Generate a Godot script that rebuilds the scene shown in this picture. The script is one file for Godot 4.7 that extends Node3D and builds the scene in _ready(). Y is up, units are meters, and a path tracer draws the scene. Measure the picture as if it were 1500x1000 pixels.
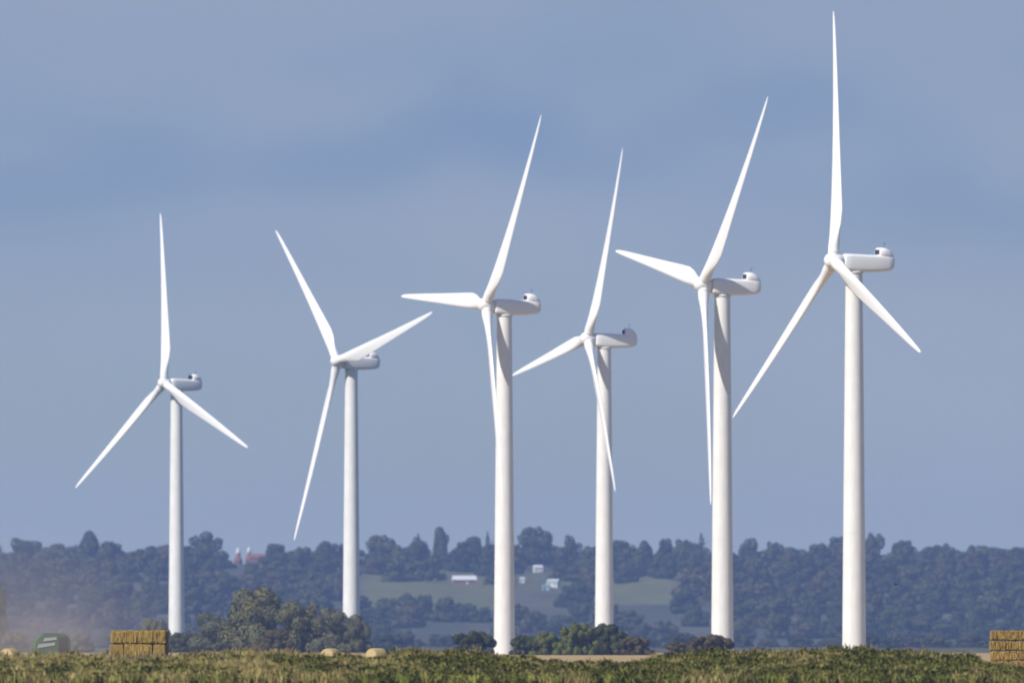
extends Node3D
# Six wind turbines on a coastal plain, photographed through a very long lens.
# Camera at the origin looks towards -Z; F is the focal length in pixels of a 1500 px wide frame.

const F := 30000.0
const EYE := 2.5
const HORIZON := 940.0
const ORDINALS := ["first", "second", "third", "fourth", "fifth", "sixth", "seventh", "eighth", "ninth", "tenth", "eleventh", "twelfth", "thirteenth", "fourteenth"]

var rng := RandomNumberGenerator.new()
var taken := {}
var noise := FastNoiseLite.new()

# ---------------------------------------------------------------- helpers
func spot(px: float, py: float, d: float) -> Vector3:
	return Vector3((px - 750.0) / F * d, EYE + (HORIZON - py) / F * d, -d)

func numbered(called: String) -> String:
	if not taken.has(called):
		taken[called] = 0
		return called
	taken[called] += 1
	return "%s_%03d" % [called, taken[called]]

func tag(o: Node, label: String, category: String, group := "", kind := "") -> void:
	if label: o.set_meta("label", label)
	if category: o.set_meta("category", category)
	if group: o.set_meta("group", group)
	if kind: o.set_meta("kind", kind)

func thing(called: String, label: String, category: String, at: Vector3, turn := 0.0, group := "") -> Node3D:
	var o := Node3D.new()
	o.name = numbered(called)
	add_child(o)
	o.position = at
	o.rotation.y = turn
	tag(o, label, category, group)
	return o

func part(called: String, mesh: Mesh, mat: Material, parent: Node, at := Vector3.ZERO) -> MeshInstance3D:
	var o := MeshInstance3D.new()
	o.name = called
	o.mesh = mesh
	if mat: o.material_override = mat
	o.position = at
	parent.add_child(o, true)
	return o

func structure(called: String, mesh: Mesh, mat: Material) -> MeshInstance3D:
	var o := part(called, mesh, mat, self)
	o.set_meta("kind", "structure")
	return o

func begin() -> SurfaceTool:
	var st := SurfaceTool.new()
	st.begin(Mesh.PRIMITIVE_TRIANGLES)
	return st

func tri(st: SurfaceTool, a: Vector3, b: Vector3, c: Vector3) -> void:
	st.add_vertex(a); st.add_vertex(b); st.add_vertex(c)

func quad(st: SurfaceTool, a: Vector3, b: Vector3, c: Vector3, d: Vector3) -> void:
	tri(st, a, b, c)
	tri(st, a, c, d)

# skin of closed rings (each an Array of Vector3, same count), capped at both ends
func loft(rings: Array, smooth := true, caps := true) -> ArrayMesh:
	var st := begin()
	st.set_smooth_group(0 if smooth else -1)
	var n: int = rings[0].size()
	for i in rings.size() - 1:
		for j in n:
			var k := (j + 1) % n
			quad(st, rings[i][j], rings[i][k], rings[i + 1][k], rings[i + 1][j])
	if caps:
		st.set_smooth_group(-1)
		for e in [0, rings.size() - 1]:
			var c := Vector3.ZERO
			for p in rings[e]: c += p
			c /= n
			for j in n:
				var k := (j + 1) % n
				if e == 0: tri(st, c, rings[e][k], rings[e][j])
				else: tri(st, c, rings[e][j], rings[e][k])
	st.generate_normals()
	return st.commit()

# lathe round +Y: profile of Vector2(radius, height)
func lathe(profile: Array, n := 32, caps := true) -> ArrayMesh:
	var rings := []
	for p in profile:
		var r := []
		for j in n:
			var a := TAU * j / n
			r.append(Vector3(cos(a) * p.x, p.y, sin(a) * p.x))
		rings.append(r)
	return loft(rings, true, caps)

# box with chamfered edges, centred
func chamfer_box(s: Vector3, c: float) -> ArrayMesh:
	var rings := []
	var h := s * 0.5
	for lv in [[-h.y, c], [-h.y + c, 0.0], [h.y - c, 0.0], [h.y, c]]:
		var x: float = h.x - lv[1]
		var z: float = h.z - lv[1]
		var k := c
		rings.append([Vector3(x - k, lv[0], -z), Vector3(x, lv[0], -z + k), Vector3(x, lv[0], z - k), Vector3(x - k, lv[0], z),
			Vector3(-x + k, lv[0], z), Vector3(-x, lv[0], z - k), Vector3(-x, lv[0], -z + k), Vector3(-x + k, lv[0], -z)])
	return loft(rings, false)

# outline (XY polygon, counter-clockwise) pushed out along Z by depth, centred
func slab(outline: PackedVector2Array, depth: float) -> ArrayMesh:
	var a := []
	var b := []
	for p in outline:
		a.append(Vector3(p.x, p.y, -depth / 2))
		b.append(Vector3(p.x, p.y, depth / 2))
	return loft([a, b], false)

func tube(points: Array, radii: Array, n := 6) -> ArrayMesh:
	var rings := []
	for i in points.size():
		var t: Vector3 = (points[mini(i + 1, points.size() - 1)] - points[maxi(i - 1, 0)]).normalized()
		var side := t.cross(Vector3(0.31, 0.2, 0.93)).normalized()
		var up := side.cross(t)
		var r := []
		for j in n:
			var a := TAU * j / n
			r.append(points[i] + (side * cos(a) + up * sin(a)) * radii[i])
		rings.append(r)
	return loft(rings)

func lin(r: float, g: float, b: float) -> Color:
	return Color(r, g, b).linear_to_srgb()

func matte(c: Color, rough := 0.9, spec := 0.3) -> StandardMaterial3D:
	var m := StandardMaterial3D.new()
	m.albedo_color = c
	m.roughness = rough
	m.metallic_specular = spec
	return m

func mottled(a: Color, b: Color, metres: float, seed_: int, octaves := 4) -> StandardMaterial3D:
	var im := noise_picture(256, seed_, octaves, a, b)
	var m := matte(Color.WHITE)
	m.albedo_texture = ImageTexture.create_from_image(im)
	m.uv1_triplanar = true
	m.uv1_world_triplanar = true
	m.uv1_scale = Vector3.ONE / metres
	return m

func noise_picture(size: int, seed_: int, octaves: int, a: Color, b: Color) -> Image:
	var n := FastNoiseLite.new()
	n.seed = seed_
	n.frequency = 0.025
	n.fractal_octaves = octaves
	var g := n.get_seamless_image(size, size)
	var im := Image.create(size, size, false, Image.FORMAT_RGB8)
	for y in size:
		for x in size:
			im.set_pixel(x, y, a.lerp(b, g.get_pixel(x, y).r))
	return im

# ---------------------------------------------------------------- sky
func sky_picture() -> ImageTexture:
	var w := 4096
	var h := 1024            # the half above the horizon
	var n := FastNoiseLite.new()
	n.seed = 11
	n.frequency = 0.07
	n.fractal_octaves = 4
	n.domain_warp_enabled = true
	n.domain_warp_amplitude = 10.0
	n.domain_warp_frequency = 0.04
	var stops := [[0.0, Color8(145, 157, 154)], [0.5, Color8(142, 155, 157)], [0.85, Color8(134, 151, 165)], [1.3, Color8(112, 137, 170)], [1.9, Color8(118, 140, 171)], [8.0, Color8(104, 130, 170)], [35.0, Color8(78, 108, 158)], [90.0, Color8(58, 88, 142)]]
	# the ragged lower rims of the thin cloud, with clearer blue under them: bearing in px of the frame, height in px, how clear
	var rims := [
		[[-700, 300, 0.2], [-300, 262, 0.6], [0, 240, 0.85], [150, 232, 0.9], [195, 208, 0.9], [300, 222, 0.6], [380, 214, 0.6], [480, 198, 0.9], [580, 176, 1.0], [625, 146, 1.0], [670, 128, 1.0], [730, 142, 1.0], [810, 168, 0.85], [880, 205, 0.55], [1000, 235, 0.4], [1300, 250, 0.4], [1700, 280, 0.3], [2200, 300, 0.1]],
		[[880, 175, 0.0], [980, 150, 0.4], [1060, 118, 0.55], [1190, 116, 0.6], [1330, 145, 0.45], [1450, 170, 0.1]],
		[[-200, 318, 0.2], [200, 322, 0.5], [480, 330, 0.55], [700, 345, 0.4], [1200, 330, 0.4], [1700, 340, 0.2]]]
	var bytes := PackedByteArray()
	bytes.resize(w * h * 2 * 4)
	var cloud := Color8(152, 161, 178)
	var px_per_degree := F / 57.2958
	var k := 0
	for y in h:
		var e := (h - y - 0.5) / h * 90.0
		var c := Color.BLACK
		for i in stops.size() - 1:
			if e >= stops[i][0]:
				c = stops[i][1].lerp(stops[i + 1][1], clampf((e - stops[i][0]) / (stops[i + 1][0] - stops[i][0]), 0, 1))
		var thin := lerpf(1.0, 0.35, clampf(e / 40.0, 0, 1))
		var step := 1 if e < 8.0 else 4
		var py := HORIZON - e * px_per_degree
		for x in range(0, w, step):
			var col: int = x if x < w / 2 else x - w     # columns right of the camera's bearing
			var v := n.get_noise_2d(col * 0.5, y * 1.9)
			var a := clampf(0.5 + v * 0.6, 0.0, 1.0) * thin
			if e < 4.0 and absi(col) < 56:
				var px := 750.0 + (col + 0.5) / w * 360.0 * px_per_degree
				var gap := 0.0
				for rim in rims:
					for i in rim.size() - 1:
						if px >= rim[i][0] and px < rim[i + 1][0]:
							var t: float = (px - rim[i][0]) / (rim[i + 1][0] - rim[i][0])
							var depth: float = py - lerpf(rim[i][1], rim[i + 1][1], t)
							gap = maxf(gap, lerpf(rim[i][2], rim[i + 1][2], t) * smoothstep(-14.0, 26.0, depth) * (1.0 - smoothstep(45.0, 150.0, depth)))
				var near := 1.0 - smoothstep(20.0, 52.0, absf(col))
				a = lerpf(a, clampf(0.56 + v * 0.4 - gap * 0.5, 0.0, 1.0), near)
			for q in step:
				bytes[k] = int(lerpf(c.r, cloud.r, a) * 255.0 + 0.5)
				bytes[k + 1] = int(lerpf(c.g, cloud.g, a) * 255.0 + 0.5)
				bytes[k + 2] = int(lerpf(c.b, cloud.b, a) * 255.0 + 0.5)
				bytes[k + 3] = 255
				k += 4
	var under := PackedByteArray([112, 118, 124, 255])
	while k < bytes.size():
		bytes[k] = under[0]; bytes[k + 1] = under[1]; bytes[k + 2] = under[2]; bytes[k + 3] = under[3]
		k += 4
	return ImageTexture.create_from_image(Image.create_from_data(w, h * 2, false, Image.FORMAT_RGBA8, bytes))

# ---------------------------------------------------------------- land
func smooth(t: float) -> float:
	return smoothstep(0.0, 1.0, t)

func plain_height(x: float, d: float) -> float:
	# a slight swell in the stubble field carries the round bales
	var a := (x + 13.0) / 9.0
	var b := (d - 1700.0) / 120.0
	var c := (x + 43.0) / 6.0
	return 0.42 * exp(-a * a - b * b) + 0.42 * exp(-c * c - b * b)

func hill_height(x: float, d: float) -> float:
	var t := clampf((d - HILL_FOOT) / (HILL_CREST - HILL_FOOT), 0.0, 1.0)
	var crest := 53.5 + noise.get_noise_2d(x * 0.65, 40.0) * 5.5
	var h := crest * (0.72 * t + 0.28 * smooth(t))
	h += noise.get_noise_2d(x * 1.0, d * 0.35) * 3.6 * smooth(t * 3.0)
	return h - maxf(0.0, d - HILL_CREST) * 0.012

# the point of the hillside that shows at this pixel
func hill_spot(px: float, py: float) -> Vector3:
	var d := HILL_FOOT
	while d < HILL_CREST:
		var x := (px - 750.0) / F * d
		if HORIZON - (hill_height(x, d) - EYE) * F / d <= py: break
		d += 8.0
	var xx := (px - 750.0) / F * d
	return Vector3(xx, hill_height(xx, d), -d)

var bank_line := [[-200, 962], [-30, 964], [0, 964], [28, 964], [50, 962], [130, 962], [200, 966], [260, 962], [330, 958], [420, 957], [455, 962], [475, 964], [520, 965], [555, 966], [580, 960], [605, 956], [640, 956], [690, 959], [760, 964], [800, 972], [860, 975], [930, 974], [965, 966], [1010, 957], [1090, 956], [1150, 957], [1200, 954], [1240, 951], [1290, 955], [1350, 957], [1420, 962], [1450, 976], [1500, 983], [1600, 975], [1750, 970]]
const HILL_FOOT := 10600.0
const HILL_CREST := 13100.0
const BANK_FRONT := 1222.0
const BANK_TOP := 1264.0
const BANK_BACK := 1300.0

func bank_crest(x: float) -> float:
	var px := x / BANK_TOP * F + 750.0
	var y := 965.0
	for i in bank_line.size() - 1:
		if px >= bank_line[i][0] and px <= bank_line[i + 1][0]:
			y = lerpf(bank_line[i][1], bank_line[i + 1][1], smooth((px - bank_line[i][0]) / (bank_line[i + 1][0] - bank_line[i][0])))
	return EYE - (y - HORIZON) / F * BANK_TOP - 0.5 + noise.get_noise_2d(x * 45.0, 9.0) * 0.2

func bank_height(x: float, d: float) -> float:
	var top := bank_crest(x)
	if d < BANK_TOP:
		return top * pow(clampf((d - BANK_FRONT) / (BANK_TOP - BANK_FRONT), 0, 1), 0.8) + 0.004
	return top * (1.0 - smooth((d - BANK_TOP) / (BANK_BACK - BANK_TOP))) + 0.004

func sheet(x0: float, x1: float, nx: int, d0: float, d1: float, nd: int, height: Callable, colour: Callable) -> ArrayMesh:
	var st := begin()
	st.set_smooth_group(0)
	for j in nd + 1:
		for i in nx + 1:
			var x := lerpf(x0, x1, float(i) / nx)
			var d := lerpf(d0, d1, float(j) / nd)
			st.set_color(colour.call(x, d))
			st.add_vertex(Vector3(x, height.call(x, d), -d))
	for j in nd:
		for i in nx:
			var a := j * (nx + 1) + i
			var b := a + nx + 1
			for v in [a, b, a + 1, a + 1, b, b + 1]:
				st.add_index(v)
	st.generate_normals()
	return st.commit()

# ---------------------------------------------------------------- trees
# many leaf-clump faces spread through the lobes of a crown one unit wide and one unit high
func crown(seed_: int, lobes: int, leaves: int, leaf: float, taper := 0.0, base := 0.12, aspect := 1.0) -> ArrayMesh:
	# built in units of its height, aspect times as wide; the width is brought back to one at the end
	var r := RandomNumberGenerator.new()
	r.seed = seed_
	var balls := []
	for i in lobes:
		var y := r.randf_range(base + 0.1, 0.86)
		var reach := 0.38 * aspect * sqrt(maxf(0.04, 1.0 - pow((y - 0.25) / 0.68, 2.0))) * (1.0 - taper * y)
		var a := r.randf() * TAU
		var q := pow(r.randf(), 0.45)
		balls.append([Vector3(cos(a) * reach * q, y, sin(a) * reach * q), r.randf_range(0.1, 0.19) * (1.0 - taper * y * 0.8)])
	var ring := int(7 * aspect)
	for i in ring:
		var a := TAU * i / ring + r.randf() * 0.5
		var reach := aspect * r.randf_range(0.26, 0.4) * (1.0 - taper * 0.2)
		balls.append([Vector3(cos(a) * reach, base + r.randf_range(0.06, 0.22), sin(a) * reach), r.randf_range(0.11, 0.17)])
	for i in int(aspect * aspect + 0.5):
		var a := r.randf() * TAU
		var reach := (aspect - 1.0) * 0.3 * sqrt(r.randf())
		balls.append([Vector3(cos(a) * reach, base + 0.26, sin(a) * reach), 0.3 * (1.0 - taper * 0.3)])
		balls.append([Vector3(cos(a) * reach * 0.7, r.randf_range(0.5, 0.62), sin(a) * reach * 0.7), 0.27 * (1.0 - taper * 0.6)])
	var squeeze := Vector3(1.0 / aspect, 1.0, 1.0 / aspect)
	var st := begin()
	var done := 0
	var tries := 0
	while done < leaves and tries < leaves * 60:
		tries += 1
		var b = balls[r.randi() % balls.size()]
		if r.randf() > pow(b[1] / 0.3, 2.0) * 1.1: continue
		var dir := Vector3(r.randfn(), r.randfn(), r.randfn()).normalized()
		var p: Vector3 = b[0] + dir * b[1] * lerpf(0.8, 1.06, r.randf())
		if p.y < -0.03: continue
		var deep := false
		for o in balls:
			if p.distance_to(o[0]) < o[1] * 0.72: deep = true
		if deep and r.randf() < 0.9: continue
		var nrm := (dir + Vector3(r.randfn(), r.randfn(), r.randfn()) * 0.42).normalized()
		var u := nrm.cross(Vector3(r.randfn(), r.randfn(), r.randfn())).normalized()
		var v := nrm.cross(u)
		var s := leaf * r.randf_range(0.55, 1.25)
		var tone := r.randf_range(0.8, 1.15)
		var c := Color(tone * r.randf_range(0.92, 1.1), tone, tone * r.randf_range(0.8, 1.05))
		st.set_color(c)
		var cup := nrm * s * 0.22
		var pts := [p - u * s * 0.6, p + v * s * 0.42 + cup, p + u * s * 0.62, p - v * s * 0.4 + cup]
		for t in [[0, 1, 2], [0, 2, 3]]:
			for q in t:
				st.set_normal(((nrm + dir * 0.8) / squeeze).normalized())
				st.set_color(c)
				st.add_vertex(pts[q] * squeeze)
		done += 1
	return st.commit()

func trunk_mesh(seed_: int) -> ArrayMesh:
	var r := RandomNumberGenerator.new()
	r.seed = seed_
	var st := SurfaceTool.new()
	var stem := tube([Vector3(0, -0.03, 0), Vector3(0.006, 0.15, 0.004), Vector3(-0.008, 0.35, 0.01), Vector3(0.01, 0.62, 0)], [0.034, 0.025, 0.019, 0.008], 7)
	st.append_from(stem, 0, Transform3D.IDENTITY)
	for i in 5:
		var a := TAU * i / 5.0 + r.randf()
		var y := 0.2 + i * 0.06
		var end := Vector3(cos(a) * 0.26, y + 0.22, sin(a) * 0.26)
		st.append_from(tube([Vector3(0, y, 0), end * Vector3(0.5, 1, 0.5) - Vector3(0, 0.08, 0), end], [0.013, 0.009, 0.004], 5), 0, Transform3D.IDENTITY)
	return st.commit()

func leaf_material(r: float, g: float, b: float) -> StandardMaterial3D:
	var m := matte(lin(r, g, b), 0.75, 0.25)
	m.vertex_color_use_as_albedo = true
	m.cull_mode = BaseMaterial3D.CULL_DISABLED
	m.backlight_enabled = true
	m.backlight = lin(r * 0.35, g * 0.4, b * 0.25)
	return m

var crowns := []
var conifers := []
var shrubs := []
var trunks := []
var bark: StandardMaterial3D

func tree(called: String, label: String, category: String, at: Vector3, width: float, height: float, mesh: Mesh, mat: Material, group := "") -> Node3D:
	var t := thing(called, label, category, at, rng.randf() * TAU, group)
	var c := part("crown", mesh, mat, t)
	c.scale = Vector3(width, height, width)
	var s := part("trunk", trunks[rng.randi() % trunks.size()], bark, t)
	s.scale = Vector3(height * 0.8, height, height * 0.8)
	return t

# ---------------------------------------------------------------- wind turbine
var steel: StandardMaterial3D
var gel: StandardMaterial3D
var dark: StandardMaterial3D
var flange_mat: StandardMaterial3D
var tower_mesh: ArrayMesh
var flange_mesh: ArrayMesh
var nacelle_mesh: ArrayMesh
var hood_mesh: ArrayMesh
var vent_mesh: ArrayMesh
var hub_mesh: ArrayMesh
var collar_mesh: ArrayMesh
var blade_mesh: ArrayMesh
var yaw_mesh: ArrayMesh
var mast_mesh: ArrayMesh
const HUB_HEIGHT := 70.0

func blade_shape() -> ArrayMesh:
	# along +Y from the hub axis; rotor plane is XY, wind comes from +Z
	var rings := []
	var n := 20
	for s in [[0.9, 2.1, 1.0, 14.0], [2.6, 2.1, 1.0, 14.0], [4.2, 2.25, 0.8, 13.5], [6.5, 2.9, 0.52, 12.5], [9.0, 3.25, 0.36, 11.0], [13.0, 3.0, 0.29, 8.5], [18.0, 2.6, 0.25, 6.0], [24.0, 2.15, 0.22, 4.0], [30.0, 1.75, 0.2, 2.5], [36.0, 1.35, 0.18, 1.2], [41.0, 0.98, 0.17, 0.4], [43.8, 0.66, 0.16, 0.0], [44.8, 0.34, 0.16, 0.0], [45.1, 0.08, 0.16, 0.0]]:
		var ring := []
		var chord: float = s[1]
		var thick: float = s[1] * s[2]
		var tw := deg_to_rad(s[3])
		var foil := clampf((1.0 - s[2]) / 0.6, 0.0, 1.0)
		for j in n:
			var a := -TAU * j / n
			var cx := cos(a)
			var cz := sin(a)
			var x := cx * 0.5 * chord
			var z := cz * 0.5 * thick * lerpf(1.0, 0.62 - 0.42 * cx, foil)
			x -= foil * chord * -0.2
			var p := Vector3(x * cos(tw) + z * sin(tw), s[0], -x * sin(tw) + z * cos(tw))
			p.z += 0.0009 * s[0] * s[0] * 0.6
			ring.append(p)
		rings.append(ring)
	return loft(rings)

func nacelle_shape() -> ArrayMesh:
	# along -Z (downwind) from the rotor; stations: distance behind tower axis, half width, bottom, top
	var rings := []
	var n := 28
	for s in [[2.4, 1.15, -1.1, 1.1], [2.34, 1.35, -1.3, 1.3], [2.1, 1.48, -1.46, 1.42], [1.0, 1.56, -1.62, 1.46], [-1.0, 1.6, -1.66, 1.46], [-3.0, 1.6, -1.62, 1.44], [-4.6, 1.58, -1.5, 1.42], [-6.2, 1.5, -1.32, 1.4], [-7.0, 1.4, -1.08, 1.3], [-7.4, 1.18, -0.75, 1.08], [-7.58, 0.85, -0.35, 0.8]]:
		var ring := []
		var mid: float = (s[2] + s[3]) * 0.5
		var hh: float = (s[3] - s[2]) * 0.5
		for j in n:
			var a := TAU * j / n
			var cx := cos(a)
			var cy := sin(a)
			var x: float = signf(cx) * pow(absf(cx), 0.34) * s[1]
			var y := mid + signf(cy) * pow(absf(cy), 0.34) * hh
			ring.append(Vector3(x, y, s[0]))
		rings.append(ring)
	return loft(rings)

func hood_shape() -> ArrayMesh:
	# the raised cooler hood that curls up at the tail, open towards the rotor
	var rings := []
	var n := 20
	for s in [[-4.5, 1.25, 1.1, 2.62], [-4.7, 1.42, 1.0, 2.8], [-5.6, 1.48, 0.9, 2.82], [-6.3, 1.44, 0.7, 2.6], [-6.95, 1.28, 0.4, 2.1], [-7.38, 1.02, 0.2, 1.5], [-7.62, 0.6, 0.1, 0.95]]:
		var ring := []
		var mid: float = (s[2] + s[3]) * 0.5
		var hh: float = (s[3] - s[2]) * 0.5
		for j in n:
			var a := TAU * j / n
			var cx := cos(a)
			var cy := sin(a)
			ring.append(Vector3(signf(cx) * pow(absf(cx), 0.6) * s[1], mid + signf(cy) * pow(absf(cy), 0.6) * hh, s[0]))
		rings.append(ring)
	return loft(rings)

func make_turbine_parts() -> void:
	steel = matte(lin(0.8, 0.8, 0.78), 0.42, 0.5)
	var grime := noise_picture(256, 77, 5, Color(0.93, 0.925, 0.91), Color(1, 1, 1))
	steel.albedo_texture = ImageTexture.create_from_image(grime)
	steel.uv1_triplanar = true
	steel.uv1_scale = Vector3(0.12, 0.03, 0.12)
	gel = matte(lin(0.8, 0.8, 0.79), 0.35, 0.5)
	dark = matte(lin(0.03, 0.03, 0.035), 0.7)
	flange_mat = matte(lin(0.68, 0.68, 0.66), 0.5)
	var prof := []
	for i in 13:
		var t := i / 12.0
		prof.append(Vector2(lerpf(2.12, 1.5, pow(t, 1.1)), lerpf(0.0, HUB_HEIGHT - 1.95, t)))
	tower_mesh = lathe(prof, 48)
	flange_mesh = lathe([Vector2(0.99, -0.07), Vector2(1.004, -0.06), Vector2(1.004, 0.06), Vector2(0.99, 0.07)], 48, false)
	yaw_mesh = lathe([Vector2(1.5, 0), Vector2(1.62, 0.05), Vector2(1.62, 0.35), Vector2(1.5, 0.42)], 32)
	nacelle_mesh = nacelle_shape()
	hood_mesh = hood_shape()
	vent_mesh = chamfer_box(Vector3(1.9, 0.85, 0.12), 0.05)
	hub_mesh = lathe([Vector2(1.1, -1.5), Vector2(1.35, -1.3), Vector2(1.42, -0.4), Vector2(1.4, 0.5), Vector2(1.28, 1.0), Vector2(1.0, 1.4), Vector2(0.55, 1.7), Vector2(0.08, 1.8)], 28)
	collar_mesh = lathe([Vector2(1.04, 1.35), Vector2(1.1, 1.4), Vector2(1.1, 1.6), Vector2(1.04, 1.65)], 24, false)
	blade_mesh = blade_shape()
	var st := SurfaceTool.new()
	st.append_from(tube([Vector3(0, 0, 0), Vector3(0, 0.9, 0)], [0.03, 0.025], 6), 0, Transform3D.IDENTITY)
	st.append_from(tube([Vector3(-0.4, 0.8, 0), Vector3(0.4, 0.8, 0)], [0.025, 0.025], 6), 0, Transform3D.IDENTITY)
	st.append_from(tube([Vector3(0.4, 0.78, 0), Vector3(0.4, 1.05, 0)], [0.05, 0.05], 6), 0, Transform3D.IDENTITY)
	mast_mesh = st.commit()

func turbine(label: String, hub_px: float, hub_py: float, angle: float, yaw: float) -> void:
	var d := F * (HUB_HEIGHT - EYE) / (HORIZON - hub_py)
	# the hub stands 4 m upwind of the tower
	var face := Vector3(-cos(yaw), 0, sin(yaw))
	var hub := spot(hub_px, hub_py, d)
	var foot := Vector3(hub.x - face.x * 3.95, 0.0, hub.z - face.z * 3.95)
	var t := thing("wind_turbine", label, "wind turbine", foot, 0.0, "white wind turbines in a row on the plain")
	var tower := part("tower", tower_mesh, steel, t)
	for y in [22.0, 46.0]:
		var f := part("flange", flange_mesh, steel, tower, Vector3(0, y, 0))
		var r := lerpf(2.12, 1.5, pow(y / (HUB_HEIGHT - 1.95), 1.1))
		f.scale = Vector3(r, 1, r)
	part("yaw_ring", yaw_mesh, flange_mat, t, Vector3(0, HUB_HEIGHT - 2.1, 0))
	var head := Basis(Vector3.UP, atan2(face.x, face.z))
	var tilted := head * Basis(Vector3.RIGHT, -deg_to_rad(2.0))
	var n := part("nacelle", nacelle_mesh, gel, t, Vector3(0, HUB_HEIGHT - 0.1, 0))
	n.basis = tilted
	var hood := part("cooler_hood", hood_mesh, gel, n)
	hood.position = Vector3.ZERO
	part("vent", vent_mesh, dark, n, Vector3(0, 2.0, -4.47))
	part("weather_mast", mast_mesh, dark, n, Vector3(0.4, 2.7, -5.6))
	var rotor := head * Basis(Vector3.RIGHT, -deg_to_rad(5.0))
	var at := Vector3(0, HUB_HEIGHT, 0) + head * Vector3(0, 0.15, 3.95)
	var h := part("hub", hub_mesh, gel, t)
	h.transform = Transform3D(rotor * Basis(Vector3.RIGHT, PI / 2), at)
	for i in 3:
		# seen from upwind: angle grows towards the camera's right
		var b := part("blade", blade_mesh, gel, t)
		var turn := deg_to_rad(angle) + TAU * i / 3.0
		b.transform = Transform3D(rotor * Basis(Vector3.BACK, -turn), at)
		part("root_collar", collar_mesh, flange_mat, b)

# ---------------------------------------------------------------- straw
var straw := []
var straw_end: StandardMaterial3D
var straw_pale: StandardMaterial3D
var twine: StandardMaterial3D

func straw_material(seed_: int, a: Color, b: Color, stretch: Vector3) -> StandardMaterial3D:
	var m := matte(Color.WHITE, 0.95, 0.2)
	m.albedo_texture = ImageTexture.create_from_image(noise_picture(256, seed_, 6, a, b))
	m.uv1_triplanar = true
	m.uv1_scale = stretch
	m.vertex_color_use_as_albedo = true
	return m

# a pressed bale with rounded, uneven edges
func bale_shape(s: Vector3, seed_: int) -> ArrayMesh:
	var r := FastNoiseLite.new()
	r.seed = seed_
	r.frequency = 1.3
	var q := RandomNumberGenerator.new()
	q.seed = seed_
	var st := begin()
	# pressed flakes side by side, each a little proud or sunk, with a groove between
	var flakes := 16
	var cuts := [0.0]
	for i in flakes: cuts.append(cuts[i] + q.randf_range(0.4, 1.6))
	var n := 28
	var rings := []
	var tones := []
	for i in flakes:
		var swell := q.randf_range(-0.03, 0.03)
		var tone := q.randf_range(0.9, 1.08)
		for e in [0.0, 0.12, 0.88, 1.0]:
			var u: float = lerpf(cuts[i], cuts[i + 1], e) / cuts[flakes] * 2.0 - 1.0
			var edge := 1.0 - 0.07 * pow(absf(u), 14.0)
			var groove := swell - 0.014 if e == 0.0 or e == 1.0 else swell
			var ring := []
			for j in n:
				var a := TAU * j / n
				var cy := cos(a)
				var cz := sin(a)
				var p := Vector3(u * s.x * 0.5, signf(cy) * pow(absf(cy), 0.26) * s.y * 0.5 * edge, signf(cz) * pow(absf(cz), 0.26) * s.z * 0.5 * edge)
				p += Vector3(0, p.y, p.z).normalized() * (groove + r.get_noise_3d(p.x * 3.0, p.y * 3.0, p.z * 3.0) * 0.12)
				ring.append(p)
			rings.append(ring)
			tones.append(tone)
	st.set_smooth_group(-1)
	for i in rings.size() - 1:
		for j in n:
			var k := (j + 1) % n
			st.set_color(Color(1, 1, 1) * tones[i] * q.randf_range(0.62, 1.25))
			quad(st, rings[i][j], rings[i][k], rings[i + 1][k], rings[i + 1][j])
	for e in [0, rings.size() - 1]:
		for j in n:
			var k := (j + 1) % n
			var c := Vector3(rings[e][0].x, 0, 0)
			st.set_color(Color(1, 1, 1) * q.randf_range(0.75, 1.1))
			if e == 0: tri(st, c, rings[e][k], rings[e][j])
			else: tri(st, c, rings[e][j], rings[e][k])
	st.generate_normals()
	return st.commit()

func square_bale(label: String, at: Vector3, turn: float, s: Vector3, which: int, group: String) -> void:
	var t := thing("straw_bale", label, "straw bale", at, turn, group)
	part("straw", bale_shape(s, 40 + which), straw[which % straw.size()], t, Vector3(0, s.y * 0.5, 0))
	for i in 5:
		var z := (i - 2) * s.z * 0.19
		var o := PackedVector2Array([Vector2(-s.x * 0.5 - 0.004, 0.03), Vector2(s.x * 0.5 + 0.004, 0.03), Vector2(s.x * 0.5 + 0.004, s.y + 0.006), Vector2(-s.x * 0.5 - 0.004, s.y + 0.006)])
		var ring := [Vector3(o[0].x, o[0].y, z), Vector3(o[1].x, o[1].y, z), Vector3(o[2].x, o[2].y, z), Vector3(o[3].x, o[3].y, z), Vector3(o[0].x, o[0].y, z)]
		part("twine", tube(ring, [0.012, 0.012, 0.012, 0.012, 0.012], 4), twine, t)

func round_bale(label: String, at: Vector3, turn: float, dia: float) -> void:
	var t := thing("round_bale", label, "round bale", at, turn, "round straw bales lying behind the grass bank")
	var prof := [Vector2(dia * 0.44, -0.61), Vector2(dia * 0.485, -0.58), Vector2(dia * 0.5, -0.5), Vector2(dia * 0.503, 0.0), Vector2(dia * 0.5, 0.5), Vector2(dia * 0.485, 0.58), Vector2(dia * 0.44, 0.61)]
	var side := part("wrapped_side", lathe(prof, 40, false), straw_pale, t, Vector3(0, dia * 0.5, 0))
	side.rotation = Vector3(PI / 2, 0, 0)
	for e in [-1, 1]:
		# spiral-rolled end
		var rings := []
		for i in 9:
			var rr := lerpf(dia * 0.445, 0.02, i / 8.0)
			var ring := []
			for j in 40:
				var a: float = TAU * j / 40.0 * e
				ring.append(Vector3(cos(a) * rr, sin(a) * rr, e * (0.6 + (0.018 if i % 2 else 0.0))))
			rings.append(ring)
		part("rolled_end", loft(rings, true, false), straw_end, t, Vector3(0, dia * 0.5, 0))

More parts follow.
